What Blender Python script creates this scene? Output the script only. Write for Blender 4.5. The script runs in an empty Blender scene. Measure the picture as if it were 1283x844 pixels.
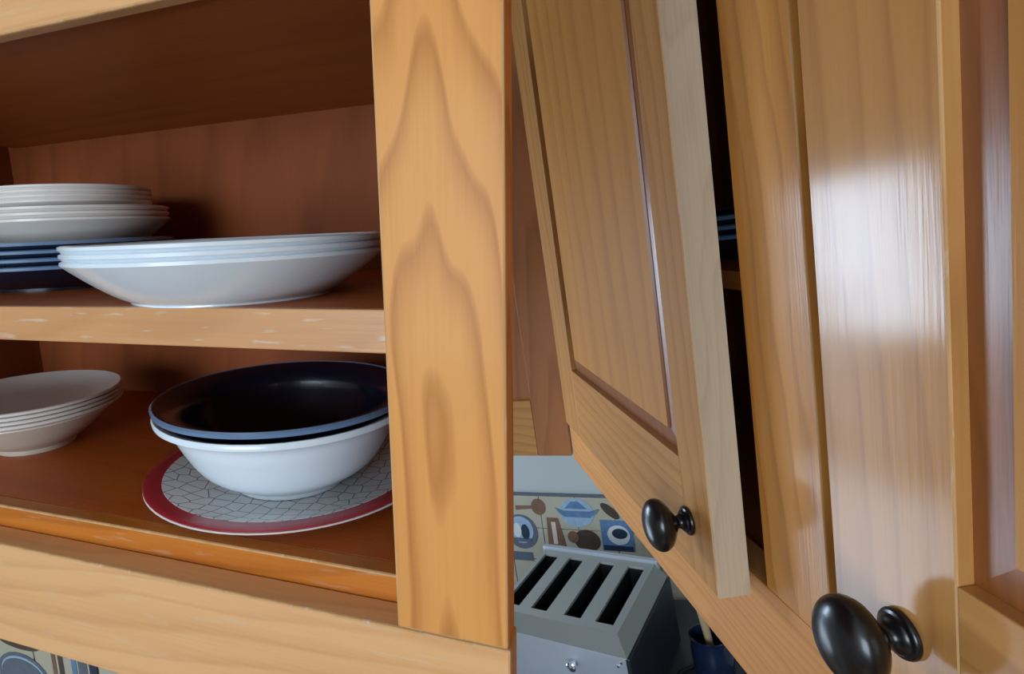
import bpy, bmesh, math, random
from mathutils import Matrix, Vector
random.seed(7)
scene = bpy.context.scene
C = scene.collection

# ------------------------------------------------------------------ camera
CAM = Vector((0.0, 0.0, 1.65))
cam_right = Vector((0.93699443, 0.34667161, -0.04313043))
cam_down = Vector((0.02448096, -0.18831687, -0.98180316))
cam_fwd = Vector((-0.34848547, 0.91888822, -0.18493871))
cd = bpy.data.cameras.new('camera')
cd.sensor_fit = 'HORIZONTAL'
cd.sensor_width = 36.0
cd.lens = 730.0 / 1283.0 * 36.0
cd.shift_x = (641.5 - 490.0) / 1283.0
cd.clip_start = 0.01
cam = bpy.data.objects.new('camera', cd)
m = Matrix((cam_right, -cam_down, -cam_fwd)).transposed().to_4x4()
cam.matrix_world = Matrix.Translation(CAM) @ m
C.objects.link(cam)
scene.camera = cam

# ------------------------------------------------------------------ world, window light, exposure
w = bpy.data.worlds.new('world')
scene.world = w
w.use_nodes = True
w.node_tree.nodes['Background'].inputs[0].default_value = (0.62, 0.74, 0.95, 1)
w.node_tree.nodes['Background'].inputs[1].default_value = 1.0


def window_light(name, loc, target, sx, sy, watts, col):
    ld = bpy.data.lights.new(name, 'AREA')
    ld.shape = 'RECTANGLE'
    ld.size, ld.size_y = sx, sy
    ld.energy = watts
    ld.color = col
    o = bpy.data.objects.new(name, ld)
    o.location = loc
    o.rotation_euler = (Vector(target) - Vector(loc)).to_track_quat('-Z', 'Z').to_euler()
    C.objects.link(o)
    return o


# daylight entering through the windows of the room (panes are built further down)
window_light('daylight_front_window', (-0.35, -1.93, 1.60), (-0.35, 0, 1.60), 1.1, 1.1, 39, (0.72, 0.87, 1.0))
window_light('daylight_side_upper', (-0.935, 1.055, 1.325), (0, 1.055, 1.325), 0.36, 0.27, 6.0, (0.62, 0.80, 1.0))
window_light('daylight_side_middle', (-0.935, 1.155, 1.00), (0, 1.155, 1.00), 0.55, 0.20, 0.9, (0.66, 0.80, 1.0))
window_light('daylight_side_lower', (-0.935, 1.155, 0.47), (0, 1.155, 0.47), 0.55, 0.44, 3.8, (0.68, 0.82, 1.0))
vs = scene.view_settings
scene.display_settings.display_device = 'sRGB'
vs.view_transform = 'Standard'
vs.look = 'None'
vs.exposure = 0.0
vs.gamma = 1.0
vs.use_curve_mapping = False

# ------------------------------------------------------------------ the two cabinet runs: frames of reference
SL, SR = 0.75, 1.42
ML = Matrix.Translation(CAM - SL * Vector((0.10010028, -0.25465975, 0.05829002)))
RR = Matrix(((0.33313357, 0.93272574, -0.13800258), (-0.94255757, 0.33325871, -0.02288791), (0.02464241, 0.13770011, 0.99016738)))
MR = Matrix.Translation(CAM + SR * (Vector((0.20232514, 0.10830524, -0.24060455)) - Vector((0.10010028, -0.25465975, 0.05829002)))) @ RR.to_4x4()
adj_x = Vector((0.416, 0.909, 0)).normalized()
MA = MR @ Matrix.Translation(SR * Vector((-0.421, 0, 0))) @ Matrix.Rotation(math.atan2(adj_x.y, adj_x.x), 4, 'Z')


# ------------------------------------------------------------------ materials
def new_mat(name):
    mt = bpy.data.materials.new(name)
    mt.use_nodes = True
    nt = mt.node_tree
    return mt, nt, nt.nodes['Principled BSDF']


def rgba(c):
    return (c[0], c[1], c[2], 1)


def plain(name, col, rough=0.5, metal=0.0, coat=0.0, bump=0.0, bscale=80, var=0.06, vscale=14):
    mt, nt, b = new_mat(name)
    n = nt.nodes.new('ShaderNodeTexNoise')
    tc = nt.nodes.new('ShaderNodeTexCoord')
    nt.links.new(tc.outputs['Object'], n.inputs['Vector'])
    n.inputs['Scale'].default_value = vscale
    n.inputs['Detail'].default_value = 4
    mx = nt.nodes.new('ShaderNodeMix')
    mx.data_type = 'RGBA'
    mx.inputs[6].default_value = rgba([max(0, c * (1 - var)) for c in col])
    mx.inputs[7].default_value = rgba([min(1, c * (1 + var)) for c in col])
    nt.links.new(n.outputs[0], mx.inputs[0])
    nt.links.new(mx.outputs[2], b.inputs['Base Color'])
    b.inputs['Roughness'].default_value = rough
    b.inputs['Metallic'].default_value = metal
    b.inputs['Coat Weight'].default_value = coat
    b.inputs['Coat Roughness'].default_value = 0.06
    if bump > 0:
        n2 = nt.nodes.new('ShaderNodeTexNoise')
        n2.inputs['Scale'].default_value = bscale
        nt.links.new(tc.outputs['Object'], n2.inputs['Vector'])
        bp = nt.nodes.new('ShaderNodeBump')
        bp.inputs['Strength'].default_value = bump
        bp.inputs['Distance'].default_value = 0.002
        nt.links.new(n2.outputs[0], bp.inputs['Height'])
        nt.links.new(bp.outputs[0], b.inputs['Normal'])
    return mt


def wood(name, axis, light, dark, rough=0.42, coat=0.5, coat_rough=0.16, freq=70.0, taper=0.10, arch=0.02, ring=0.6, streak=0.35,
         center=(0.0, 0.0, 0.0), wear=0.0, randomise=0.25, bump=0.12, wander=0.045, spec=0.4):
    """varnished timber: growth rings cut on the slope (cathedral figure) plus fine pores along 'axis'"""
    mt, nt, b = new_mat(name)
    N, Lk = nt.nodes, nt.links

    def math_(op, a, bb=None, c=None):
        nd = N.new('ShaderNodeMath')
        nd.operation = op
        for i, v in enumerate((a, bb, c)):
            if v is None:
                continue
            if isinstance(v, (int, float)):
                nd.inputs[i].default_value = v
            else:
                Lk.new(v, nd.inputs[i])
        return nd.outputs[0]
    tc = N.new('ShaderNodeTexCoord')
    oi = N.new('ShaderNodeObjectInfo')
    sp = N.new('ShaderNodeSeparateXYZ')
    Lk.new(tc.outputs['Object'], sp.inputs[0])
    ax = {'X': (1, 2, 0), 'Y': (0, 2, 1), 'Z': (0, 1, 2)}[axis]
    rnd = math_('MULTIPLY', oi.outputs['Random'], randomise)
    a = math_('ADD', math_('SUBTRACT', sp.outputs[ax[0]], center[0]), math_('MULTIPLY', rnd, 0.12))
    c = math_('SUBTRACT', sp.outputs[ax[1]], center[1])
    l = math_('ADD', math_('SUBTRACT', sp.outputs[ax[2]], center[2]), rnd)
    # low frequency wander of the figure
    cx = N.new('ShaderNodeCombineXYZ')
    Lk.new(math_('MULTIPLY', a, 16), cx.inputs[0])
    Lk.new(math_('MULTIPLY', c, 16), cx.inputs[1])
    Lk.new(math_('MULTIPLY', l, 3.2), cx.inputs[2])
    n1 = N.new('ShaderNodeTexNoise')
    n1.inputs['Scale'].default_value = 1.0
    n1.inputs['Detail'].default_value = 2.5
    Lk.new(cx.outputs[0], n1.inputs['Vector'])
    r = math_('SQRT', math_('ADD', math_('ADD', math_('MULTIPLY', a, a), math_('MULTIPLY', c, c)), arch * arch))
    r = math_('ADD', r, math_('MULTIPLY', l, taper))
    r = math_('ADD', r, math_('MULTIPLY', n1.outputs[0], wander))
    s = math_('FRACT', math_('MULTIPLY', r, freq))
    # asymmetric growth ring: slow rise, quick fall
    rg = math_('POWER', s, 3.0)
    fall = math_('MULTIPLY', math_('SUBTRACT', 1.0, s), 7.0)
    rg = math_('MULTIPLY', rg, math_('MINIMUM', fall, 1.0))
    # fine pores / streaks
    cf = N.new('ShaderNodeCombineXYZ')
    Lk.new(math_('MULTIPLY', a, 520), cf.inputs[0])
    Lk.new(math_('MULTIPLY', c, 520), cf.inputs[1])
    Lk.new(math_('MULTIPLY', l, 16), cf.inputs[2])
    n2 = N.new('ShaderNodeTexNoise')
    n2.inputs['Scale'].default_value = 1.0
    n2.inputs['Detail'].default_value = 3
    Lk.new(cf.outputs[0], n2.inputs['Vector'])
    # broad tone drift across the board
    cb = N.new('ShaderNodeCombineXYZ')
    Lk.new(math_('MULTIPLY', a, 45), cb.inputs[0])
    Lk.new(math_('MULTIPLY', c, 45), cb.inputs[1])
    Lk.new(math_('MULTIPLY', l, 3), cb.inputs[2])
    n3 = N.new('ShaderNodeTexNoise')
    n3.inputs['Scale'].default_value = 1.0
    n3.inputs['Detail'].default_value = 2
    Lk.new(cb.outputs[0], n3.inputs['Vector'])
    tone = math_('ADD', math_('MULTIPLY', rg, ring), math_('MULTIPLY', math_('SUBTRACT', n2.outputs[0], 0.5), streak))
    tone = math_('ADD', tone, math_('MULTIPLY', math_('SUBTRACT', n3.outputs[0], 0.42), 0.55))
    cl = N.new('ShaderNodeClamp')
    Lk.new(tone, cl.inputs[0])
    mx = N.new('ShaderNodeMix')
    mx.data_type = 'RGBA'
    mx.inputs[6].default_value = rgba(light)
    mx.inputs[7].default_value = rgba(dark)
    Lk.new(cl.outputs[0], mx.inputs[0])
    col = mx.outputs[2]
    if wear > 0:
        cw = N.new('ShaderNodeCombineXYZ')
        Lk.new(math_('MULTIPLY', a, 260), cw.inputs[0])
        Lk.new(math_('MULTIPLY', c, 260), cw.inputs[1])
        Lk.new(math_('MULTIPLY', l, 40), cw.inputs[2])
        n4 = N.new('ShaderNodeTexNoise')
        n4.inputs['Scale'].default_value = 1.0
        n4.inputs['Detail'].default_value = 4
        Lk.new(cw.outputs[0], n4.inputs['Vector'])
        wm = N.new('ShaderNodeMapRange')
        wm.inputs[1].default_value = 0.60
        wm.inputs[2].default_value = 0.72
        wm.inputs[3].default_value = 0
        wm.inputs[4].default_value = wear
        Lk.new(n4.outputs[0], wm.inputs[0])
        mw = N.new('ShaderNodeMix')
        mw.data_type = 'RGBA'
        mw.inputs[7].default_value = (0.62, 0.50, 0.38, 1)
        Lk.new(wm.outputs[0], mw.inputs[0])
        Lk.new(col, mw.inputs[6])
        col = mw.outputs[2]
    Lk.new(col, b.inputs['Base Color'])
    b.inputs['Roughness'].default_value = rough
    b.inputs['Coat Weight'].default_value = coat
    b.inputs['Coat Roughness'].default_value = coat_rough
    b.inputs['Specular IOR Level'].default_value = spec
    if bump > 0:
        bp = N.new('ShaderNodeBump')
        bp.inputs['Strength'].default_value = bump
        bp.inputs['Distance'].default_value = 0.0012
        Lk.new(n2.outputs[0], bp.inputs['Height'])
        Lk.new(bp.outputs[0], b.inputs['Normal'])
        Lk.new(bp.outputs[0], b.inputs['Coat Normal'])
    return mt


HL, HD = (0.70, 0.305, 0.080), (0.38, 0.125, 0.024)      # honey timber, light and dark grain
M = {}
M['stile_left'] = wood('honey_timber_stile', 'Z', HL, HD, freq=95, taper=0.14, arch=0.005, ring=0.95, wander=0.075, center=(0.018, -0.004, -0.035), randomise=0.0, coat=0.08, spec=0.2, rough=0.55)
M['rail_left'] = wood('honey_timber_rail', 'X', (0.72, 0.38, 0.165), (0.50, 0.215, 0.075), freq=90, taper=0.05, arch=0.03, ring=0.5, center=(0.06, 0.02, 0.3), coat=0.2, wear=0.25, spec=0.3)
M['shelf_edge'] = wood('worn_shelf_edge_timber', 'X', (0.60, 0.29, 0.115), (0.38, 0.155, 0.05), freq=120, taper=0.04, coat=0.2, wear=0.8, ring=0.4)
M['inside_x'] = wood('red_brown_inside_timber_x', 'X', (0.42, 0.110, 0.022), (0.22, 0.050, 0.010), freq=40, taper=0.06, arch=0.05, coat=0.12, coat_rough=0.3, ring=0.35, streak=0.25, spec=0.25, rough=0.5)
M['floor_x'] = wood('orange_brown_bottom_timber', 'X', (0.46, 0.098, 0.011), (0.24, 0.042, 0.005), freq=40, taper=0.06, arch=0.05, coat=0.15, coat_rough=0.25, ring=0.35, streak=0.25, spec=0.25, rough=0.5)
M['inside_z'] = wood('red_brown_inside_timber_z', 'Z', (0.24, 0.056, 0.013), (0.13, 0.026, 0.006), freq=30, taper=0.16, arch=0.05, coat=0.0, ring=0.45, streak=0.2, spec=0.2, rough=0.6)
M['lip'] = wood('amber_lip_timber', 'X', (0.54, 0.165, 0.020), (0.28, 0.066, 0.008), freq=50, coat=0.15, spec=0.2, wear=0.25)
DL, DD = (0.56, 0.255, 0.074), (0.29, 0.100, 0.023)
gl = dict(coat=0.65, coat_rough=0.155, rough=0.6, bump=0.05, spec=0.15)
M['door_z'] = wood('glossy_door_timber_z', 'Z', DL, DD, freq=48, taper=0.05, arch=0.03, ring=0.5, **gl)
M['door_x'] = wood('glossy_door_timber_x', 'X', DL, DD, freq=60, taper=0.05, arch=0.03, ring=0.5, **gl)
M['frame_z'] = wood('glossy_frame_timber_z', 'Z', (0.64, 0.265, 0.055), (0.30, 0.085, 0.014), freq=60, taper=0.06, arch=0.02, ring=0.6, **gl)
M['frame_x'] = wood('frame_rail_timber_x', 'X', (0.62, 0.265, 0.075), (0.38, 0.135, 0.032), freq=110, taper=0.04, coat=0.08, coat_rough=0.3, rough=0.6, ring=0.6, spec=0.2)
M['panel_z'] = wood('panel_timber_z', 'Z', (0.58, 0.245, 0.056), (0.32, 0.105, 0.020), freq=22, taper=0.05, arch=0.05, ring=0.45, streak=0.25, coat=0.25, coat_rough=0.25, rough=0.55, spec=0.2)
M['panel_bevel_shade'] = wood('panel_bevel_shade_timber', 'Z', (0.30, 0.095, 0.022), (0.16, 0.045, 0.010), freq=50, coat=0.4, coat_rough=0.22)  # door timber darkened and reddened: recess shade painted into the bevel colour
M['worn'] = wood('worn_arris_timber', 'Z', (0.60, 0.34, 0.15), (0.42, 0.19, 0.06), freq=60, coat=0.0, spec=0.2, rough=0.7, wear=0.9)
M['bare_edge'] = wood('bare_edge_timber', 'Z', (0.58, 0.44, 0.30), (0.36, 0.25, 0.155), freq=160, taper=0.02, coat=0.05, rough=0.6, ring=0.4, streak=0.6)
M['adj_z'] = wood('corner_cabinet_timber_z', 'Z', (0.44, 0.175, 0.055), (0.24, 0.080, 0.022), freq=40, coat=0.3)
M['adj_x'] = wood('corner_cabinet_timber_x', 'X', (0.62, 0.30, 0.085), (0.28, 0.125, 0.038), freq=60, coat=0.3)
M['white'] = plain('white_porcelain', (0.72, 0.79, 0.85), 0.22, coat=0.35, var=0.02)
M['greywhite'] = plain('soft_white_stoneware', (0.76, 0.69, 0.64), 0.3, coat=0.3, var=0.03)
M['cream'] = plain('cream_stoneware', (0.62, 0.54, 0.44), 0.35, coat=0.2, var=0.04)
M['navy'] = plain('navy_glaze', (0.006, 0.009, 0.024), 0.2, coat=0.3, var=0.1)
M['navyrim'] = plain('worn_pale_blue_rim_glaze', (0.13, 0.21, 0.34), 0.25, coat=0.4, var=0.15)
M['redrim'] = plain('crimson_plate_glaze', (0.36, 0.022, 0.032), 0.25, coat=0.4, var=0.12)
M['knob'] = plain('black_bronze_knob', (0.006, 0.0045, 0.005), 0.28, coat=0.12, var=0.2)
M['wall'] = plain('white_wall_paint', (0.55, 0.54, 0.50), 0.7, var=0.02, bump=0.05)
M['cwall'] = plain('pale_green_white_paint', (0.46, 0.48, 0.45), 0.6, var=0.02)
M['ceiling'] = plain('ceiling_paint', (0.62, 0.61, 0.58), 0.8, var=0.02)
M['floor'] = wood('floor_timber', 'X', (0.33, 0.20, 0.11), (0.20, 0.11, 0.05), freq=20)
M['winframe'] = plain('white_window_frame', (0.75, 0.76, 0.77), 0.4, var=0.02)
M['steel'] = plain('brushed_steel', (0.54, 0.57, 0.62), 0.36, metal=0.45, var=0.08)
M['toptrim'] = plain('satin_grey_toaster_top', (0.37, 0.38, 0.345), 0.5, metal=0.1, var=0.06)
M['bevelgrey'] = plain('dark_satin_toaster_bevel', (0.19, 0.19, 0.17), 0.5, metal=0.1, var=0.06)
M['toastside'] = plain('charcoal_plastic', (0.018, 0.019, 0.026), 0.42, var=0.1)
M['slot'] = plain('black_toaster_slot', (0.004, 0.004, 0.005), 0.6)
M['chrome'] = plain('chrome', (0.75, 0.78, 0.82), 0.12, metal=1.0, var=0.02)
M['counter'] = plain('dark_laminate_counter', (0.045, 0.045, 0.055), 0.35, var=0.2, vscale=60)
M['tile'] = plain('cream_tile_glaze', (0.44, 0.40, 0.30), 0.28, coat=0.3, var=0.07, vscale=30)
M['grout'] = plain('grey_grout', (0.34, 0.34, 0.31), 0.8)
M['tblue'] = plain('print_mid_blue', (0.11, 0.20, 0.34), 0.35, var=0.35, vscale=90)
M['tpale'] = plain('print_pale_blue', (0.30, 0.42, 0.52), 0.35, var=0.25, vscale=90)
M['tdark'] = plain('print_dark_navy', (0.022, 0.035, 0.065), 0.4, var=0.4, vscale=90)
M['tbrown'] = plain('print_brown', (0.20, 0.105, 0.065), 0.4, var=0.35, vscale=70)
M['twhite'] = plain('print_white', (0.62, 0.64, 0.62), 0.35, var=0.1)
M['tumber'] = plain('print_dark_umber', (0.075, 0.05, 0.035), 0.4, var=0.4, vscale=90)
M['tslate'] = plain('print_slate', (0.11, 0.125, 0.16), 0.4, var=0.3, vscale=120)
M['crock'] = plain('dark_blue_crock_glaze', (0.010, 0.020, 0.055), 0.18, coat=0.5, var=0.2)
M['spoon'] = wood('beech_spoon_timber', 'Z', (0.52, 0.36, 0.21), (0.38, 0.24, 0.12), freq=60, coat=0.0, rough=0.6)
M['cord'] = plain('black_rubber_cord', (0.012, 0.012, 0.014), 0.5)


def chicken_wire(name):
    mt, nt, b = new_mat(name)
    tc = nt.nodes.new('ShaderNodeTexCoord')
    v = nt.nodes.new('ShaderNodeTexVoronoi')
    v.feature = 'DISTANCE_TO_EDGE'
    v.voronoi_dimensions = '2D'
    v.inputs['Scale'].default_value = 112
    v.inputs['Randomness'].default_value = 0.5
    nt.links.new(tc.outputs['Object'], v.inputs['Vector'])
    r = nt.nodes.new('ShaderNodeMapRange')
    r.inputs[1].default_value = 0.012
    r.inputs[2].default_value = 0.05
    nt.links.new(v.outputs['Distance'], r.inputs[0])
    mx = nt.nodes.new('ShaderNodeMix')
    mx.data_type = 'RGBA'
    mx.inputs[6].default_value = (0.16, 0.15, 0.15, 1)
    mx.inputs[7].default_value = (0.70, 0.70, 0.69, 1)
    nt.links.new(r.outputs[0], mx.inputs[0])
    nt.links.new(mx.outputs[2], b.inputs['Base Color'])
    b.inputs['Roughness'].default_value = 0.25
    b.inputs['Coat Weight'].default_value = 0.3
    return mt


M['wire'] = chicken_wire('chicken_wire_print_porcelain')


# ------------------------------------------------------------------ helpers
def obj(name, bm, mat, parent=None, matrix=None, smooth=False, kind=None):
    me = bpy.data.meshes.new(name)
    bmesh.ops.recalc_face_normals(bm, faces=bm.faces)
    bm.to_mesh(me)
    bm.free()
    me.materials.append(M[mat] if isinstance(mat, str) else mat)
    if smooth:
        for p in me.polygons:
            p.use_smooth = True
        try:
            me.set_sharp_from_angle(angle=math.radians(50))
        except Exception:
            pass
    o = bpy.data.objects.new(name, me)
    C.objects.link(o)
    if parent is not None:
        o.parent = parent
    if matrix is not None:
        o.matrix_local = matrix
    if kind:
        o['kind'] = kind
    return o


def thing(name, label, cat, matrix, group=None):
    o = bpy.data.objects.new(name, None)
    o.empty_display_size = 0.02
    C.objects.link(o)
    o.matrix_world = matrix
    tag(o, label, cat, group)
    return o


def tag(o, label, cat, group=None):
    o['label'] = label
    o['category'] = cat
    if group:
        o['group'] = group
    return o


def box_bm(s, x0, x1, y0, y1, z0, z1, bevel=0.0, seg=2):
    bm = bmesh.new()
    vs_ = [bm.verts.new((s * x, s * y, s * z)) for z in (z0, z1) for y in (y0, y1) for x in (x0, x1)]
    for f in ((0, 2, 3, 1), (4, 5, 7, 6), (0, 1, 5, 4), (2, 6, 7, 3), (0, 4, 6, 2), (1, 3, 7, 5)):
        bm.faces.new([vs_[i] for i in f])
    if bevel > 0:
        bmesh.ops.bevel(bm, geom=list(bm.edges), offset=bevel, segments=seg, profile=0.5, affect='EDGES')
    return bm


WORN = ('stile_left', 'rail_left', 'door_z', 'frame_z', 'lip')


def part(name, mat, parent, s, x0, x1, y0, y1, z0, z1, bevel=0.0009, matrix=None, kind=None):
    o = obj(name, box_bm(s, x0, x1, y0, y1, z0, z1, bevel), mat, parent, matrix, False, kind)
    if mat in WORN and bevel > 0:            # finish rubbed off along the arrises
        o.data.materials.append(M['worn'])
        for p in o.data.polygons:
            if max(abs(c_) for c_ in p.normal) < 0.995:
                p.material_index = 1
    return o


def lathe_bm(profile, seg=64, axis='Z', closed=False):
    """revolve (r, h) pairs"""
    bm = bmesh.new()
    rings = []
    for r, h in profile:
        if r < 1e-6:
            rings.append([bm.verts.new((0, 0, h))])
        else:
            rings.append([bm.verts.new((r * math.cos(2 * math.pi * i / seg), r * math.sin(2 * math.pi * i / seg), h)) for i in range(seg)])
    pairs = list(zip(rings[:-1], rings[1:]))
    if closed:
        pairs.append((rings[-1], rings[0]))
    for A, B in pairs:
        for i in range(seg):
            j = (i + 1) % seg
            if len(A) == 1 and len(B) == 1:
                continue
            if len(A) == 1:
                bm.faces.new((A[0], B[i], B[j]))
            elif len(B) == 1:
                bm.faces.new((A[i], A[j], B[0]))
            else:
                bm.faces.new((A[i], A[j], B[j], B[i]))
    if axis == 'Y':          # axis points to -Y
        bmesh.ops.rotate(bm, verts=bm.verts, cent=(0, 0, 0), matrix=Matrix.Rotation(math.radians(90), 3, 'X'))
    return bm


def smooth_curve(pts, n=5):
    """Catmull-Rom through 2D points"""
    out = []
    for i in range(len(pts) - 1):
        p0, p1, p2, p3 = pts[max(i - 1, 0)], pts[i], pts[i + 1], pts[min(i + 2, len(pts) - 1)]
        for k in range(n):
            t = k / n
            out.append(tuple(0.5 * ((2 * p1[d]) + (-p0[d] + p2[d]) * t + (2 * p0[d] - 5 * p1[d] + 4 * p2[d] - p3[d]) * t * t
                                    + (-p0[d] + 3 * p1[d] - 3 * p2[d] + p3[d]) * t ** 3) for d in (0, 1)))
    out.append(pts[-1])
    return out


def tube_bm(pts, r, seg=10):
    bm = bmesh.new()
    rings = []
    for i, p in enumerate(pts):
        d = (Vector(pts[min(i + 1, len(pts) - 1)]) - Vector(pts[max(i - 1, 0)])).normalized()
        u = d.orthogonal().normalized() if i == 0 else (u - d * u.dot(d)).normalized()
        v = d.cross(u)
        rr = r[i] if isinstance(r, (list, tuple)) else r
        rings.append([bm.verts.new(Vector(p) + rr * (math.cos(2 * math.pi * k / seg) * u + math.sin(2 * math.pi * k / seg) * v)) for k in range(seg)])
    for A, B in zip(rings[:-1], rings[1:]):
        for k in range(seg):
            bm.faces.new((A[k], A[(k + 1) % seg], B[(k + 1) % seg], B[k]))
    bm.faces.new(rings[0][::-1])
    bm.faces.new(rings[-1])
    return bm


def prism_bm(poly, y0, y1):
    """polygon given in (x, z), extruded from y0 to y1"""
    bm = bmesh.new()
    a = [bm.verts.new((x, y0, z)) for x, z in poly]
    b = [bm.verts.new((x, y1, z)) for x, z in poly]
    bm.faces.new(a)
    bm.faces.new(b[::-1])
    n = len(poly)
    for i in range(n):
        bm.faces.new((a[i], b[i], b[(i + 1) % n], a[(i + 1) % n]))
    return bm


def oval(cx, cz, rx, rz, n=24, rot=0.0):
    o_ = []
    for i in range(n):
        t = 2 * math.pi * i / n
        x, z = rx * math.cos(t), rz * math.sin(t)
        o_.append((cx + x * math.cos(rot) - z * math.sin(rot), cz + x * math.sin(rot) + z * math.cos(rot)))
    return o_


# ------------------------------------------------------------------ room shell
def struct(name, mat, x0, x1, y0, y1, z0, z1, matrix=None, s=1.0, bevel=0.0):
    return part(name, mat, None, s, x0, x1, y0, y1, z0, z1, bevel, matrix, 'structure')


struct('floor', 'floor', -1.05, 1.9, -2.1, 2.3, -0.05, 0.0)
struct('ceiling', 'ceiling', -1.05, 1.9, -2.1, 2.3, 2.55, 2.60)
struct('wall_right', 'wall', 1.8, 1.9, -2.1, 2.3, 0.0, 2.55)
struct('wall_back', 'wall', -0.95, 1.8, 2.2, 2.3, 0.0, 2.55)
# front wall with the large window behind the camera
FW = (-1.35, 0.25, 0.95, 2.15)
bm = bmesh.new()


def add_box(bm, x0, x1, y0, y1, z0, z1):
    vs_ = [bm.verts.new((x, y, z)) for z in (z0, z1) for y in (y0, y1) for x in (x0, x1)]
    for f in ((0, 2, 3, 1), (4, 5, 7, 6), (0, 1, 5, 4), (2, 6, 7, 3), (0, 4, 6, 2), (1, 3, 7, 5)):
        bm.faces.new([vs_[i] for i in f])


add_box(bm, 0.25, 1.8, -2.1, -2.0, 0, 2.55)
add_box(bm, -1.05, 0.25, -2.1, -2.0, 0, 1.0)
add_box(bm, -1.05, 0.25, -2.1, -2.0, 2.2, 2.55)
obj('wall_front', bm, 'wall', kind='structure')
# left wall with the tall glazed opening
bm = bmesh.new()
add_box(bm, -1.05, -0.95, -2.0, 0.86, 0, 2.55)
add_box(bm, -1.05, -0.95, 1.45, 2.2, 0, 2.55)
add_box(bm, -1.05, -0.95, 0.86, 1.45, 1.48, 2.55)
add_box(bm, -1.05, -0.95, 0.86, 1.45, 0, 0.22)
obj('wall_left', bm, 'wall', kind='structure')


def window_frame(name, axis, a0, a1, z0, z1, pos, bars_a, bars_z):
    bm = bmesh.new()
    t = 0.022
    def bar(p0, p1, q0, q1):
        if axis == 'X':
            add_box(bm, p0, p1, pos - 0.03, pos + 0.03, q0, q1)
        else:
            add_box(bm, pos - 0.03, pos + 0.03, p0, p1, q0, q1)
    bar(a0, a0 + t, z0, z1); bar(a1 - t, a1, z0, z1)
    bar(a0, a1, z0, z0 + t); bar(a0, a1, z1 - t, z1)
    for q in bars_a: bar(q - t / 2, q + t / 2, z0, z1)
    for q in bars_z: bar(a0, a1, q - 0.03, q + 0.03)
    return obj(name, bm, 'winframe', kind='structure')


window_frame('window_1', 'X', -0.95, 0.25, 1.0, 2.2, -2.05, (), ())
window_frame('window_2', 'Y', 0.86, 1.45, 0.22, 1.48, -0.985, (), (1.14, 0.80))

# partition wall that carries the open cabinet, tiled below it
WL = thing('wall_partition', 'white', 'wall', ML)
del WL['label'], WL['category']
WL['kind'] = 'structure'
part('plaster', 'wall', WL, SL, -1.16, -0.20, 0.315, 0.37, -2.1, 1.15, 0.0)
part('grout_bed', 'grout', WL, SL, -1.16, -0.20, 0.3115, 0.3149, -1.05, -0.33, 0.0)
tm = None
tile_p = 0.136
for i in range(7):
    for j in range(3):
        x0 = -1.154 + i * tile_p
        z0 = -0.36 - (j + 1) * tile_p
        o = part('tile', 'tile', WL, SL, x0 + 0.0015, x0 + tile_p - 0.0015, 0.306, 0.3114, z0 + 0.0015, z0 + tile_p - 0.0015, 0.001)
# printed pictures on the tiles that show below the cabinet: arched blue plaque, posts, dark pots
def lmotif(name, mat, poly, y=0.3056, th=0.0006):
    return obj(name, prism_bm([(SL * a, SL * b) for a, b in poly], SL * (y - th), SL * (y + 0.0004)), mat, WL)
arc = [(-0.775 + 0.058 * math.cos(t), -0.630 + 0.040 * math.sin(t)) for t in [math.pi * k / 12 for k in range(13)]]
lmotif('printed_plaque', 'tslate', arc + [(-0.833, -0.660), (-0.717, -0.660)])
arc2 = [(-0.775 + 0.050 * math.cos(t), -0.629 + 0.033 * math.sin(t)) for t in [math.pi * k / 12 for k in range(13)]]
lmotif('printed_plaque_border', 'tpale', [(a, b) for a, b in arc2] + [(a * 1 + 0.0, b - 0.004) for a, b in reversed(arc2)], 0.3052)
lmotif('printed_band', 'tdark', [(-0.86, -0.75), (-0.838, -0.75), (-0.838, -0.54), (-0.86, -0.54)])
for q, (xa, mm) in enumerate(((-0.701, 'tbrown'), (-0.686, 'tumber'), (-0.658, 'tblue'), (-0.640, 'tslate'), (-0.618, 'tdark'))):
    wd_ = (0.004, 0.005, 0.005, 0.009, 0.008)[q]
    lmotif('printed_post', mm, [(xa - wd_, -0.70), (xa + wd_, -0.70), (xa + wd_, -0.567), (xa - wd_, -0.567)])
lmotif('printed_pot', 'tumber', oval(-0.775, -0.572, 0.045, 0.010))

# ------------------------------------------------------------------ left: open upper cabinet
W, zt, zs1, zs0, zr1, zr0, zf, D = 0.058, 0.1727, 0.017, -0.0058, -0.1491, -0.2296, -0.1331, 0.305
cabL = thing('wall_cabinet', 'open honey timber wall cabinet holding stacked plates and bowls', 'cabinet', ML)
part('stile', 'stile_left', cabL, SL, 0, W, 0, 0.02, zr1 + 0.0004, 0.40)
part('stile', 'stile_left', cabL, SL, -0.70, -0.61, 0, 0.02, zr1 + 0.0004, 0.40)
part('top_rail', 'rail_left', cabL, SL, -0.6096, -0.0004, 0, 0.02, 0.345, 0.40)
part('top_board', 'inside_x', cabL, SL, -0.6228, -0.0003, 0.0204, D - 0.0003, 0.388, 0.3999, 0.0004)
part('middle_rail', 'rail_left', cabL, SL, -0.6096, -0.0004, 0, 0.0100, zt, 0.1925)
part('bottom_rail', 'rail_left', cabL, SL, -0.70, W + 0.0012, 0, 0.02, zr0, zr1)
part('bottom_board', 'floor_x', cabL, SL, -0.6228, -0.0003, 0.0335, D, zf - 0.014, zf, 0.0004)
part('edge_strip', 'lip', cabL, SL, -0.6228, -0.0003, 0.0204, 0.0332, zf - 0.02, zf + 0.0002, 0.0010)
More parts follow.
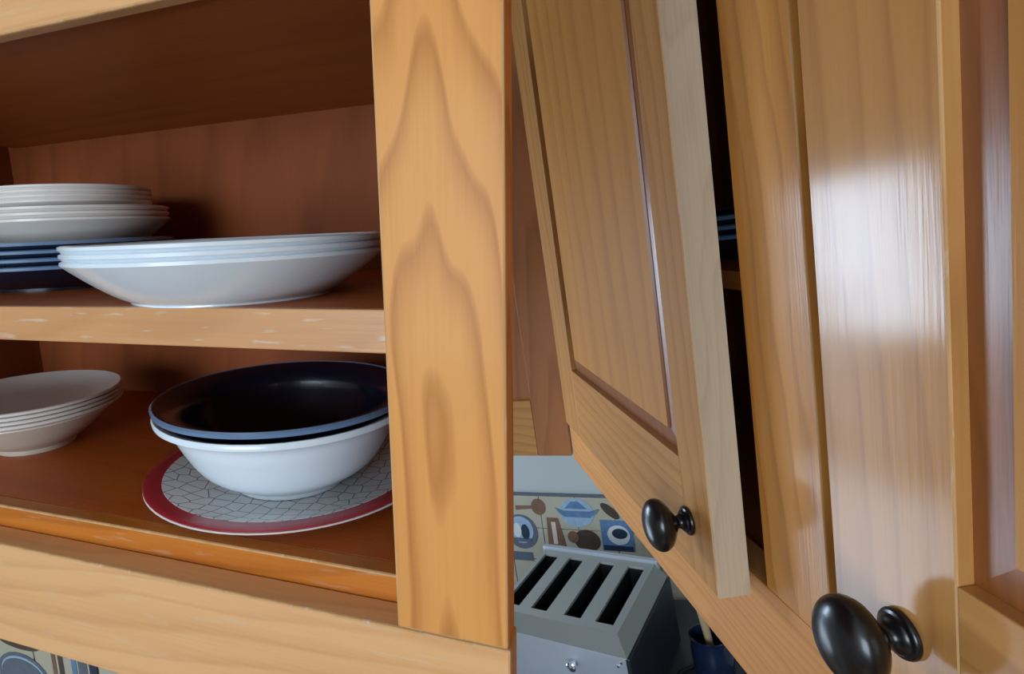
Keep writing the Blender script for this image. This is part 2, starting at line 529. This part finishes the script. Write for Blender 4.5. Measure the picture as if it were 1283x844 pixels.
part('middle_board', 'inside_x', cabL, SL, -0.6096, -0.0003, 0.0103, D - 0.0003, 0.1770, 0.1880, 0.0004)
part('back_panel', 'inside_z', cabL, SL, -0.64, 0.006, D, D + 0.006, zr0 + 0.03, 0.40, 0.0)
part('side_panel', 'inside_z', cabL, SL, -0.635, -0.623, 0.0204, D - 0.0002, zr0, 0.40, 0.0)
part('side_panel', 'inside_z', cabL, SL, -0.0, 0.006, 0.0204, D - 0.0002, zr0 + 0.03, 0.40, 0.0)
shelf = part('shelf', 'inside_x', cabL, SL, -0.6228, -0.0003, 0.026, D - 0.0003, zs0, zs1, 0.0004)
part('shelf_edge', 'shelf_edge', shelf, SL, -0.6228, -0.0003, 0.02, 0.0259, zs0 - 0.0002, zs1 + 0.0001, 0.0006)


# ------------------------------------------------------------------ dishes
def dish(name, label, cat, mat, cx, cy, z, r, rf, h, t=0.0034, bulge=0.35, rim=None, flare=0.0, group=None, lipmat=None, foot=0.0025):
    """a round plate or bowl; outside profile from foot to rim, constant wall thickness"""
    s = SL
    pts = [(rf, foot)]
    for k in range(1, 7):
        u = k / 6
        rr = rf + (r - rf) * (u ** (1 - 0.45 * bulge) if flare == 0 else u)
        hh = foot + (h - foot) * (u ** (1 + bulge))
        pts.append((rr, hh))
    if flare:
        pts = smooth_curve([(rf, foot), (rf + (r - flare - rf) * 0.55, h * 0.30), (rf + (r - flare - rf) * 0.88, h * 0.68), (r - flare, h * 0.90), (r - flare * 0.3, h * 0.985), (r, h)], 4)
    outer = [(rf * 0.93, foot), (rf * 0.95, 0.0), (rf, 0.0)] + pts
    n = len(pts)
    inner = []
    for i in range(n - 1, -1, -1):
        a = Vector(pts[max(i - 1, 0)]); b_ = Vector(pts[min(i + 1, n - 1)])
        d = (b_ - a).normalized()
        nrm = Vector((-d.y, d.x))
        inner.append((max(pts[i][0] + nrm.x * t, 0.001), pts[i][1] + nrm.y * t))
    edge = [((pts[-1][0] + inner[0][0]) / 2 + 0.0008, (pts[-1][1] + inner[0][1]) / 2 + 0.0006)]
    floor_h = foot + t
    prof = [(0, foot)] + outer + edge + inner[:-1] + [(rf * 0.9, floor_h), (0, floor_h)]
    prof = [(s * a, s * b_) for a, b_ in prof]
    bm = lathe_bm(prof, 72)
    o = obj(name, bm, mat, None, ML @ Matrix.Translation(SL * Vector((cx, cy, z))), True)
    tag(o, label, cat, group)
    if lipmat:
        e = edge[0]
        p_, q_ = pts[-1], inner[0]
        w_ = 0.0007
        ring = [(p_[0] - w_ * 0.4, p_[1] - w_ * 0.5), (p_[0] + 0.0006, p_[1]), (e[0] + 0.0006, e[1] + 0.0003), (q_[0], q_[1] + 0.0005), (q_[0] - 0.0008, q_[1] - 0.0001)]
        obj('rim', lathe_bm([(s * a, s * b_) for a, b_ in ring], 72, closed=True), lipmat, o, None, True)
    return o


# soup plates at the front of the middle shelf
for k, lab in enumerate(('lowest of the three white soup plates at the shelf edge', 'middle one of the three white soup plates at the shelf edge',
                         'uppermost of the three white soup plates at the shelf edge')):
    dish('soup_plate', lab, 'plate', 'white', -0.1434, 0.086, zs1 + k * 0.0046, 0.1044, 0.067, 0.0268, 0.0034, 0.16, foot=0.0012, group='white soup plates on the middle shelf')
# navy plates behind with white bowls on top
bx, by = -0.388, 0.170
for k, lab in enumerate(('lowest navy blue dinner plate with pale worn rim on the middle shelf', 'second navy blue dinner plate from the bottom, pale worn rim, middle shelf',
                         'third navy blue dinner plate from the bottom, pale worn rim, middle shelf', 'top navy blue dinner plate directly under the white bowls')):
    dish('dinner_plate', lab, 'plate', 'navy', bx - 0.004, by, zs1 + k * 0.0066, 0.100, 0.070, 0.0195, 0.0036, 0.4, lipmat='navyrim', group='navy plates on the middle shelf')
zb0 = zs1 + 3 * 0.0066 + 0.0062
for k, lab in enumerate(('lowest of the wider white bowls, resting on the navy plates', 'middle one of the wider white bowls above the navy plates',
                         'upper one of the wider white bowls, just below the smaller bowls')):
    dish('shallow_bowl', lab, 'bowl', 'greywhite', bx + 0.003, by + 0.008, zb0 + k * 0.0050, 0.0865, 0.047, 0.0330, 0.0032, 0.02, group='wider white bowls on the navy plates')
zb1 = zb0 + 2 * 0.0050 + 0.0058
for k, lab in enumerate(('lowest small white bowl nested in the wider bowls', 'second small white bowl from the bottom at the stack top',
                         'third small white bowl from the bottom at the stack top', 'topmost small white bowl of the tall stack at left')):
    dish('small_bowl', lab, 'bowl', 'greywhite', bx - 0.002, by + 0.010, zb1 + k * 0.0042, 0.0740, 0.038, 0.0335, 0.0030, 0.05, group='small white bowls on top of the stack')
# lower compartment, left: cream bowl with saucers
cx_, cy_ = -0.418, 0.128
dish('cream_bowl', 'cream footed bowl carrying white saucers on the cabinet bottom', 'bowl', 'cream', cx_, cy_, zf, 0.0735, 0.034, 0.0345, 0.0034, 0.15, foot=0.004)
for k, lab in enumerate(('lowest white saucer lying on the cream bowl', 'second white saucer from the bottom above the cream bowl',
                         'third white saucer from the bottom above the cream bowl', 'topmost white saucer above the cream bowl')):
    dish('saucer', lab, 'saucer', 'greywhite', cx_, cy_, zf + 0.0258 + k * 0.0038, 0.0815, 0.036, 0.0135, 0.0028, 0.6, group='white saucers on the cream bowl')
# lower compartment, right: red rimmed plate, white bowl, navy bowl
px_, py_ = -0.1323, 0.1259
pl = dish('rimmed_plate', 'white plate with crimson rim and wire net print on the cabinet bottom', 'plate', 'wire', px_, py_, zf, 0.0985, 0.066, 0.0096, 0.003, 0.3)
rb = [(0.0975, 0.0096), (0.1045, 0.0106), (0.1103, 0.0118), (0.1112, 0.0128), (0.1100, 0.0136), (0.1045, 0.0132), (0.0978, 0.0122)]
obj('rim_band', lathe_bm([(SL * a, SL * b_) for a, b_ in rb], 72, closed=True), 'redrim', pl, None, True)
ub = [(0.0970, 0.0094), (0.1045, 0.0104), (0.1104, 0.0116), (0.1112, 0.0108), (0.1045, 0.0090), (0.0970, 0.0080)]
obj('underside_rim', lathe_bm([(SL * a, SL * b_) for a, b_ in ub], 72, closed=True), 'greywhite', pl, None, True)
dish('serving_bowl', 'large white bowl with rolled rim standing on the crimson rimmed plate', 'bowl', 'white', -0.127, 0.114, zf + 0.0061, 0.095, 0.043, 0.0570, 0.0042, 0.2, flare=0.011)
dish('navy_bowl', 'navy blue bowl with pale blue rim nested in the large white bowl', 'bowl', 'navy', -0.127, 0.114, zf + 0.0131, 0.0946, 0.038, 0.0580, 0.0034, 0.2, flare=0.016, lipmat='navyrim')

# ------------------------------------------------------------------ right: upper cabinet with two doors
zr, ws, xd, T, xA, xc = 0.084, 0.0523, 0.0864, 0.0196, 0.1417, -0.421
cabR = thing('wall_cabinet', 'glossy honey timber wall cabinet with one door ajar and black knobs', 'cabinet', MR)
TOP = 0.82
part('bottom_rail', 'frame_x', cabR, SR, xc, 0.62, 0, 0.02, 0, zr)
part('stile', 'frame_z', cabR, SR, 0, ws, 0, 0.02, zr + 0.0004, TOP)
part('stile', 'frame_z', cabR, SR, xc, xc + 0.09, 0, 0.02, zr + 0.0004, TOP)
part('stile', 'frame_z', cabR, SR, 0.55, 0.62, 0, 0.02, zr + 0.0004, TOP)
part('top_rail', 'frame_x', cabR, SR, xc + 0.0904, -0.0004, 0, 0.02, TOP - 0.06, TOP)
part('top_rail', 'frame_x', cabR, SR, ws + 0.0004, 0.5496, 0, 0.02, TOP - 0.06, TOP)
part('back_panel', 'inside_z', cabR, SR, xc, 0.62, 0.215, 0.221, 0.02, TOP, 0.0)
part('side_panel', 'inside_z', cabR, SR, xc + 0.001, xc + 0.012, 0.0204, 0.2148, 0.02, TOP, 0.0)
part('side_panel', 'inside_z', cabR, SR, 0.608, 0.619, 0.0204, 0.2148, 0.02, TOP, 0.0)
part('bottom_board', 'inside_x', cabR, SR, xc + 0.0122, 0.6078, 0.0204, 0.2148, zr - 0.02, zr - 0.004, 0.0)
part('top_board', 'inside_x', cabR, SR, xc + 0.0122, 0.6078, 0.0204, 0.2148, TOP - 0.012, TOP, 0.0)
part('shelf', 'inside_x', cabR, SR, xc + 0.0122, 0.6078, 0.030, 0.2148, 0.250, 0.262, 0.0)


def knob(parent, x, z, y):
    base = smooth_curve([(0.0082, 0.0), (0.0092, 0.0008), (0.0088, 0.0024), (0.0074, 0.0032), (0.0066, 0.0042), (0.0046, 0.0060), (0.0044, 0.0082),
                         (0.0078, 0.0106), (0.0124, 0.0142), (0.0146, 0.0184), (0.0138, 0.0226), (0.0100, 0.0260), (0.0045, 0.0277), (0.0, 0.0280)], 4)
    prof = [(0, 0.0)] + base
    prof = [(SR * max(a, 0), SR * b_) for a, b_ in prof]
    bm = lathe_bm(prof, 40, axis='Y')
    for v in bm.verts:                       # the grip is an upright egg
        k_ = min(max((-v.co.y / SR - 0.008) / 0.006, 0.0), 1.0)
        v.co.z *= 1.0 + 0.16 * k_
    o = obj('knob', bm, 'knob', parent, Matrix.Translation(SR * Vector((x, y, z))), True)
    o['label'] = 'black egg shaped knob on a round base'
    return o


def panel_bm(s, x0, x1, z0, z1, y_edge, y_field, y_back, bev):
    """raised panel: sloping border and a flat field"""
    bm = bmesh.new()
    def ring(i, y):
        return [bm.verts.new((s * a, s * y, s * b_)) for a, b_ in ((x0 + i, z0 + i), (x1 - i, z0 + i), (x1 - i, z1 - i), (x0 + i, z1 - i))]
    R_ = [ring(0, y_back), ring(0, y_edge), ring(bev, y_field + 0.0016), ring(bev + 0.0006, y_field)]
    bm.faces.new(R_[0])
    for A, B in zip(R_[:-1], R_[1:]):
        for k in range(4):
            bm.faces.new((A[k], A[(k + 1) % 4], B[(k + 1) % 4], B[k]))
    bm.faces.new(R_[-1])
    return bm


def door(parent, s, x0, wd, sl_, sr_, z0, z1, zp, zq, matrix, bev, field, edgemat=None, yk=0.0058):
    y0, y1 = -T, -0.0006
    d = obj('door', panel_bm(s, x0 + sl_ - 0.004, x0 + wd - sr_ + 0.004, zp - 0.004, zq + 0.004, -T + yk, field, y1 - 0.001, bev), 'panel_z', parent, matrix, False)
    d.data.materials.append(M['panel_bevel_shade'])  # sloping faces get the darker colour that paints in groove shade
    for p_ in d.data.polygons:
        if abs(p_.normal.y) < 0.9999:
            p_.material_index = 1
    part('door_stile', 'door_z', d, s, x0, x0 + sl_, y0, y1, z0, z1, 0.0010)
    rs = part('door_stile', 'door_z', d, s, x0 + wd - sr_, x0 + wd, y0, y1, z0, z1, 0.0010)
    part('door_rail', 'door_x', d, s, x0 + sl_ + 0.0001, x0 + wd - sr_ - 0.0001, y0, y1, z0, zp, 0.0008)
    part('door_rail', 'door_x', d, s, x0 + sl_ + 0.0001, x0 + wd - sr_ - 0.0001, y0, y1, zq, z1, 0.0008)
    if edgemat:
        e = part('bare_edge', edgemat, d, s, x0 + wd + 0.0001, x0 + wd + 0.0007, y0 + 0.0004, y1 - 0.0002, z0 + 0.0003, z1, 0.0002)
        e['label'] = 'pale bare timber edge of the door'
    return d


dh = 0.075
th = 0.0151
wd1 = 0.3408
hinge = Matrix.Translation(SR * Vector((xc + dh, -0.001, 0))) @ Matrix.Rotation(-th, 4, 'Z')
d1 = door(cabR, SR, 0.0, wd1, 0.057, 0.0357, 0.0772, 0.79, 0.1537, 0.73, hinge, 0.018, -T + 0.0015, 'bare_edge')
d1['label'] = 'panelled door standing slightly ajar'
knob(d1, wd1 - 0.0357 / 2 - 0.0115, 0.1130, -T)
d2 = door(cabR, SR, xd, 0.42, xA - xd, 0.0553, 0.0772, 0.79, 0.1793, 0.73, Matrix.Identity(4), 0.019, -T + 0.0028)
d2['label'] = 'closed panelled door with window sheen'
knob(d2, 0.1200, 0.1466, -T)

# plates seen through the gap
for k, lab in enumerate(('lowest navy plate seen through the gap of the ajar door', 'middle navy plate seen through the gap of the ajar door',
                         'upper navy plate seen through the gap of the ajar door')):
    s_keep = SL
    SL_, ML_ = SL, ML
    SL, ML = SR, MR
    dish('stored_plate', lab, 'plate', 'navy', -0.135, 0.108, 0.262 + k * 0.0068, 0.075, 0.05, 0.0175, 0.0034, 0.4, lipmat='navyrim', group='navy plates inside the closed cabinet')
    SL, ML = SL_, ML_

# ------------------------------------------------------------------ corner cabinet on the return wall
cabA = thing('corner_cabinet', 'brown corner cabinet with a flat panel above the white wall strip', 'cabinet', MA)
part('stile', 'adj_z', cabA, SR, -0.046, -0.002, 0.0, 0.018, 0.003, TOP)
part('bottom_rail', 'adj_x', cabA, SR, -0.155, -0.0464, 0.0, 0.018, 0.003, 0.081)
part('stile', 'adj_z', cabA, SR, -0.20, -0.1554, 0.0, 0.018, 0.003, TOP)
part('panel', 'adj_z', cabA, SR, -0.155, -0.0464, 0.007, 0.013, 0.0812, TOP, 0.0)
part('carcass', 'inside_z', cabA, SR, -0.199, -0.003, 0.0184, 0.268, 0.006, TOP, 0.0)

# ------------------------------------------------------------------ walls of the corner, tiles and counter
wc = thing('wall_corner', 'x', 'x', MA)
del wc['label'], wc['category']
wc['kind'] = 'structure'
part('plaster', 'cwall', wc, SR, -0.26, 0.124, 0.2745, 0.30, -0.75, 0.84, 0.0)
part('grout_bed', 'grout', wc, SR, -0.26, 0.124, 0.2716, 0.2744, -0.395, -0.188, 0.0)
part('tile_trim', 'tslate', wc, SR, -0.26, 0.124, 0.2685, 0.2744, -0.1905, -0.1868, 0.0004)
tp = 0.066
tiles = {}
for i in range(6):
    for j in range(3):
        x0 = -0.2600 + i * tp
        z0 = -0.1908 - (j + 1) * tp
        tiles[i, j] = part('tile', 'tile', wc, SR, x0 + 0.0007, x0 + tp - 0.0007, 0.2690, 0.2715, z0 + 0.0007, z0 + tp - 0.0007, 0.0006)


def motif(name, mat, poly, lay=0):
    y = 0.2689 - 0.00035 * lay
    return obj(name, prism_bm([(SR * a, SR * b_) for a, b_ in poly], SR * (y - 0.0004), SR * y), mat, wc)


def rect(cx, cz, w_, h_):
    return [(cx - w_ / 2, cz - h_ / 2), (cx + w_ / 2, cz - h_ / 2), (cx + w_ / 2, cz + h_ / 2), (cx - w_ / 2, cz + h_ / 2)]


motif('printed_jug', 'tslate', oval(-0.170, -0.266, 0.031, 0.036))
motif('printed_jug_picture', 'tpale', oval(-0.171, -0.262, 0.024, 0.028), 1)
motif('printed_cow', 'twhite', oval(-0.178, -0.263, 0.008, 0.015), 2)
motif('printed_cow_patch', 'tdark', oval(-0.163, -0.266, 0.008, 0.016), 2)
motif('printed_meadow', 'tslate', rect(-0.171, -0.283, 0.034, 0.008), 2)
motif('printed_pan', 'tbrown', oval(-0.131, -0.213, 0.0135, 0.0165))
motif('printed_pan_handle', 'tbrown', [(-0.175, -0.212), (-0.175, -0.221), (-0.142, -0.217), (-0.142, -0.211)])
motif('printed_bottle', 'tbrown', [(-0.122, -0.297), (-0.088, -0.297), (-0.0975, -0.234), (-0.1185, -0.234)])
motif('printed_bottle_label', 'cream', rect(-0.1072, -0.265, 0.008, 0.045), 1)
motif('printed_bottle_cap', 'twhite', oval(-0.107, -0.296, 0.010, 0.006), 1)
motif('printed_medallion', 'tpale', oval(-0.062, -0.2220, 0.030, 0.0285))
motif('printed_medallion_hill', 'tblue', [(-0.083, -0.214), (-0.071, -0.2005), (-0.058, -0.199), (-0.043, -0.214)], 1)
motif('printed_ribbon', 'tblue', [(-0.101, -0.2125), (-0.085, -0.2185), (-0.040, -0.2185), (-0.022, -0.2125), (-0.029, -0.2225), (-0.040, -0.2305), (-0.085, -0.2305), (-0.094, -0.2225)], 2)
motif('printed_teapot', 'tumber', oval(-0.050, -0.277, 0.023, 0.022))
motif('printed_teapot_spout', 'tbrown', oval(-0.074, -0.271, 0.010, 0.012), 1)
motif('printed_card', 'tblue', rect(0.0035, -0.2635, 0.054, 0.060))
motif('printed_bowl', 'twhite', oval(0.006, -0.262, 0.019, 0.019), 1)
motif('printed_bowl_shadow', 'tdark', oval(0.008, -0.259, 0.013, 0.010), 2)
motif('printed_card_foot', 'tdark', rect(0.003, -0.288, 0.050, 0.010), 1)
motif('printed_leaf', 'tumber', oval(-0.004, -0.216, 0.020, 0.008, rot=-0.8))
motif('printed_strip', 'tslate', rect(-0.185, -0.318, 0.06, 0.018))

wr = struct('wall_cabinet_side', 'cwall', -0.60, 0.70, 0.226, 0.24, -0.75, 0.84, MR, SR)


def slab_bm(poly, z0, z1):
    bm = bmesh.new()
    a = [bm.verts.new((SR * x, SR * y, SR * z0)) for x, y in poly]
    b = [bm.verts.new((SR * x, SR * y, SR * z1)) for x, y in poly]
    bm.faces.new(a[::-1]); bm.faces.new(b)
    n = len(poly)
    for i in range(n):
        bm.faces.new((a[i], a[(i + 1) % n], b[(i + 1) % n], b[i]))
    return bm


ZC = -0.3616
TH = 0.1357
MC = MR @ Matrix.Translation(SR * Vector((-0.372, 0.0121, -0.2259))) @ Matrix.Rotation(math.hypot(0.0322, 0.062), 4, Vector((0.0322, -0.062, 0)))
MT = MC @ Matrix.Rotation(0.9208, 4, 'Z')
MC = MC @ Matrix.Translation(SR * Vector((0.372, -0.0121, 0.2259)))
ct = obj('countertop', slab_bm([(-0.765, -0.122), (-0.612, 0.212), (0.20, 0.212), (0.20, -0.16), (-0.38, -0.16), (-0.60, -0.255)], ZC - 0.022, ZC), 'counter', None, MC)
tag(ct, 'dark laminate worktop under the wall cabinets', 'countertop')

# ------------------------------------------------------------------ toaster
TW, TD = 0.1797, 0.18
ts = thing('toaster', 'four slot toaster with steel front and charcoal sides on the worktop', 'toaster', MT @ Matrix.Translation(SR * Vector((0, 0, -TH))))
UP = Matrix.Translation(SR * Vector((0, 0, TH)))
cent = [-f_ * TW for f_ in (0.125, 0.375, 0.655, 0.895)]
sw_ = 0.0245
ya, yb = 0.016, TD - 0.014
bm = bmesh.new()
def tb(x0, x1, y0, y1, z0, z1):
    add_box(bm, SR * x0, SR * x1, SR * y0, SR * y1, SR * z0, SR * z1)
tb(-TW, 0, 0, ya, -0.004, 0)
tb(-TW, 0, yb, TD, -0.004, 0)
xs = [0.0]
for c_ in cent:
    xs += [c_ + sw_ / 2, c_ - sw_ / 2]
xs.append(-TW)
for k in range(0, len(xs), 2):
    if xs[k] - xs[k + 1] > 0.0005:
        tb(xs[k + 1], xs[k], ya, yb, -0.004, 0)
obj('top_plate', bm, 'toptrim', ts, UP)
for c_ in cent:
    bm = bmesh.new()
    x0, x1, z0, z1 = c_ - sw_ / 2, c_ + sw_ / 2, -0.09, -0.0042
    t_ = 0.0006
    tb(x0 - t_, x0, ya, yb, z0, z1); tb(x1, x1 + t_, ya, yb, z0, z1)
    tb(x0, x1, ya - t_, ya, z0, z1); tb(x0, x1, yb, yb + t_, z0, z1); tb(x0, x1, ya, yb, z0, z0 + t_)
    obj('bread_slot', bm, 'slot', ts, UP)
# sloping shoulder around the top
def shoulder(name, mat, quad):
    bm = bmesh.new()
    a = [bm.verts.new(SR * Vector(p)) for p in quad]
    bm.faces.new(a)
    r_ = bmesh.ops.extrude_face_region(bm, geom=list(bm.faces))
    c0_ = sum((Vector(p) for p in quad), Vector()) / 4
    inward = (Vector((-TW / 2, TD / 2, -TH / 2)) - c0_).normalized() * 0.004 * SR
    bmesh.ops.translate(bm, verts=[v for v in r_['geom'] if isinstance(v, bmesh.types.BMVert)], vec=inward)
    return obj(name, bm, mat, ts, UP)
o_ = 0.012; dz = -0.024
shoulder('front_shoulder', 'bevelgrey', [(-TW, 0, 0), (0, 0, 0), (o_, -o_, dz), (-TW - o_, -o_, dz)])
shoulder('side_shoulder', 'toptrim', [(0, 0, 0), (0, TD, 0), (o_, TD + o_, dz), (o_, -o_, dz)])
shoulder('side_shoulder', 'toptrim', [(-TW, TD, 0), (-TW, 0, 0), (-TW - o_, -o_, dz), (-TW - o_, TD + o_, dz)])
shoulder('back_shoulder', 'steel', [(0, TD, 0), (-TW, TD, 0), (-TW - o_, TD + o_, dz), (o_, TD + o_, dz)])
def tpart(name, mat, *a, bevel=0.001):
    return obj(name, box_bm(SR, *a, bevel), mat, ts, UP, False)
tpart('back_rim', 'steel', -TW - 0.004, 0.004, TD + 0.0005, TD + 0.010, -0.012, 0.005, bevel=0.0015)
fp = tpart('front_panel', 'steel', -TW - o_ + 0.002, o_ - 0.002, -o_, -o_ + 0.004, -TH + 0.008, dz - 0.0002)
tpart('side_panel', 'toastside', o_ - 0.0045, o_ + 0.003, -o_ + 0.001, TD + o_ + 0.002, -TH + 0.004, dz - 0.0004, bevel=0.003)
tpart('side_panel', 'toastside', -TW - o_ - 0.003, -TW - o_ + 0.0045, -o_ + 0.001, TD + o_ + 0.002, -TH + 0.004, dz - 0.0004, bevel=0.003)
tpart('back_panel', 'toastside', -TW - o_ + 0.005, o_ - 0.005, TD + o_ - 0.004, TD + o_, -TH + 0.008, dz - 0.0002)
tpart('base', 'toastside', -TW - o_ + 0.006, o_ - 0.006, -o_ + 0.006, TD + o_ - 0.006, -TH, -TH + 0.012, bevel=0.002)
lev = obj('lever_knob', lathe_bm([(SR * a, SR * b_) for a, b_ in ((0, 0), (0.0035, 0), (0.0035, 0.006), (0.0062, 0.007), (0.0066, 0.012), (0.0045, 0.0135), (0, 0.0138))], 24, axis='Y'),
          'chrome', ts, UP @ Matrix.Translation(SR * Vector((-0.062, -o_, -0.048))), True)
for zz in (0.0, -0.010):
    obj('screw', lathe_bm([(SR * a, SR * b_) for a, b_ in ((0, 0), (0.0022, 0), (0.0018, 0.0012), (0, 0.0016))], 14, axis='Y'),
        'chrome', ts, UP @ Matrix.Translation(SR * Vector((0.004 + zz * 0.5, -o_, -0.031 + zz * 0.6))), True)

# ------------------------------------------------------------------ utensil crock, spoon and cord
crz = -0.292
cprof = [(0, 0), (0.020, 0), (0.0245, 0.004), (0.0262, 0.02), (0.0262, 0.05), (0.0245, 0.063), (0.0262, crz - ZC), (0.0240, crz - ZC + 0.0008), (0.0225, 0.063), (0.0240, 0.05), (0.0240, 0.02), (0.018, 0.006), (0, 0.005)]
cr = obj('utensil_crock', lathe_bm([(SR * a, SR * b_) for a, b_ in cprof], 40), 'crock', None, MC @ Matrix.Translation(SR * Vector((-0.430, 0.150, ZC))), True)
tag(cr, 'dark blue glazed crock holding a wooden spoon beside the toaster', 'crock')
sb = tube_bm([SR * Vector(p) for p in ((0.004, 0.0, 0.006), (0.002, -0.002, 0.06), (-0.001, -0.006, 0.115), (-0.003, -0.009, 0.150), (-0.004, -0.011, 0.172))], [SR * q for q in (0.0045, 0.0048, 0.0055, 0.0085, 0.0035)], 12)
sp_ = obj('wooden_spoon', sb, 'spoon', None, MC @ Matrix.Translation(SR * Vector((-0.430, 0.150, ZC))), True)
tag(sp_, 'pale wooden spoon standing in the dark blue crock', 'spoon')
pts = [(-0.500, 0.165, ZC + 0.012), (-0.465, 0.150, ZC + 0.004), (-0.452, 0.110, ZC + 0.0035), (-0.420, 0.085, ZC + 0.0035), (-0.37, 0.120, ZC + 0.0035), (-0.34, 0.19, ZC + 0.004)]
co = obj('power_cord', tube_bm([SR * Vector(p) for p in pts], SR * 0.003, 8), 'cord', None, MC, True)
tag(co, 'black power cord lying on the worktop behind the toaster', 'cord')
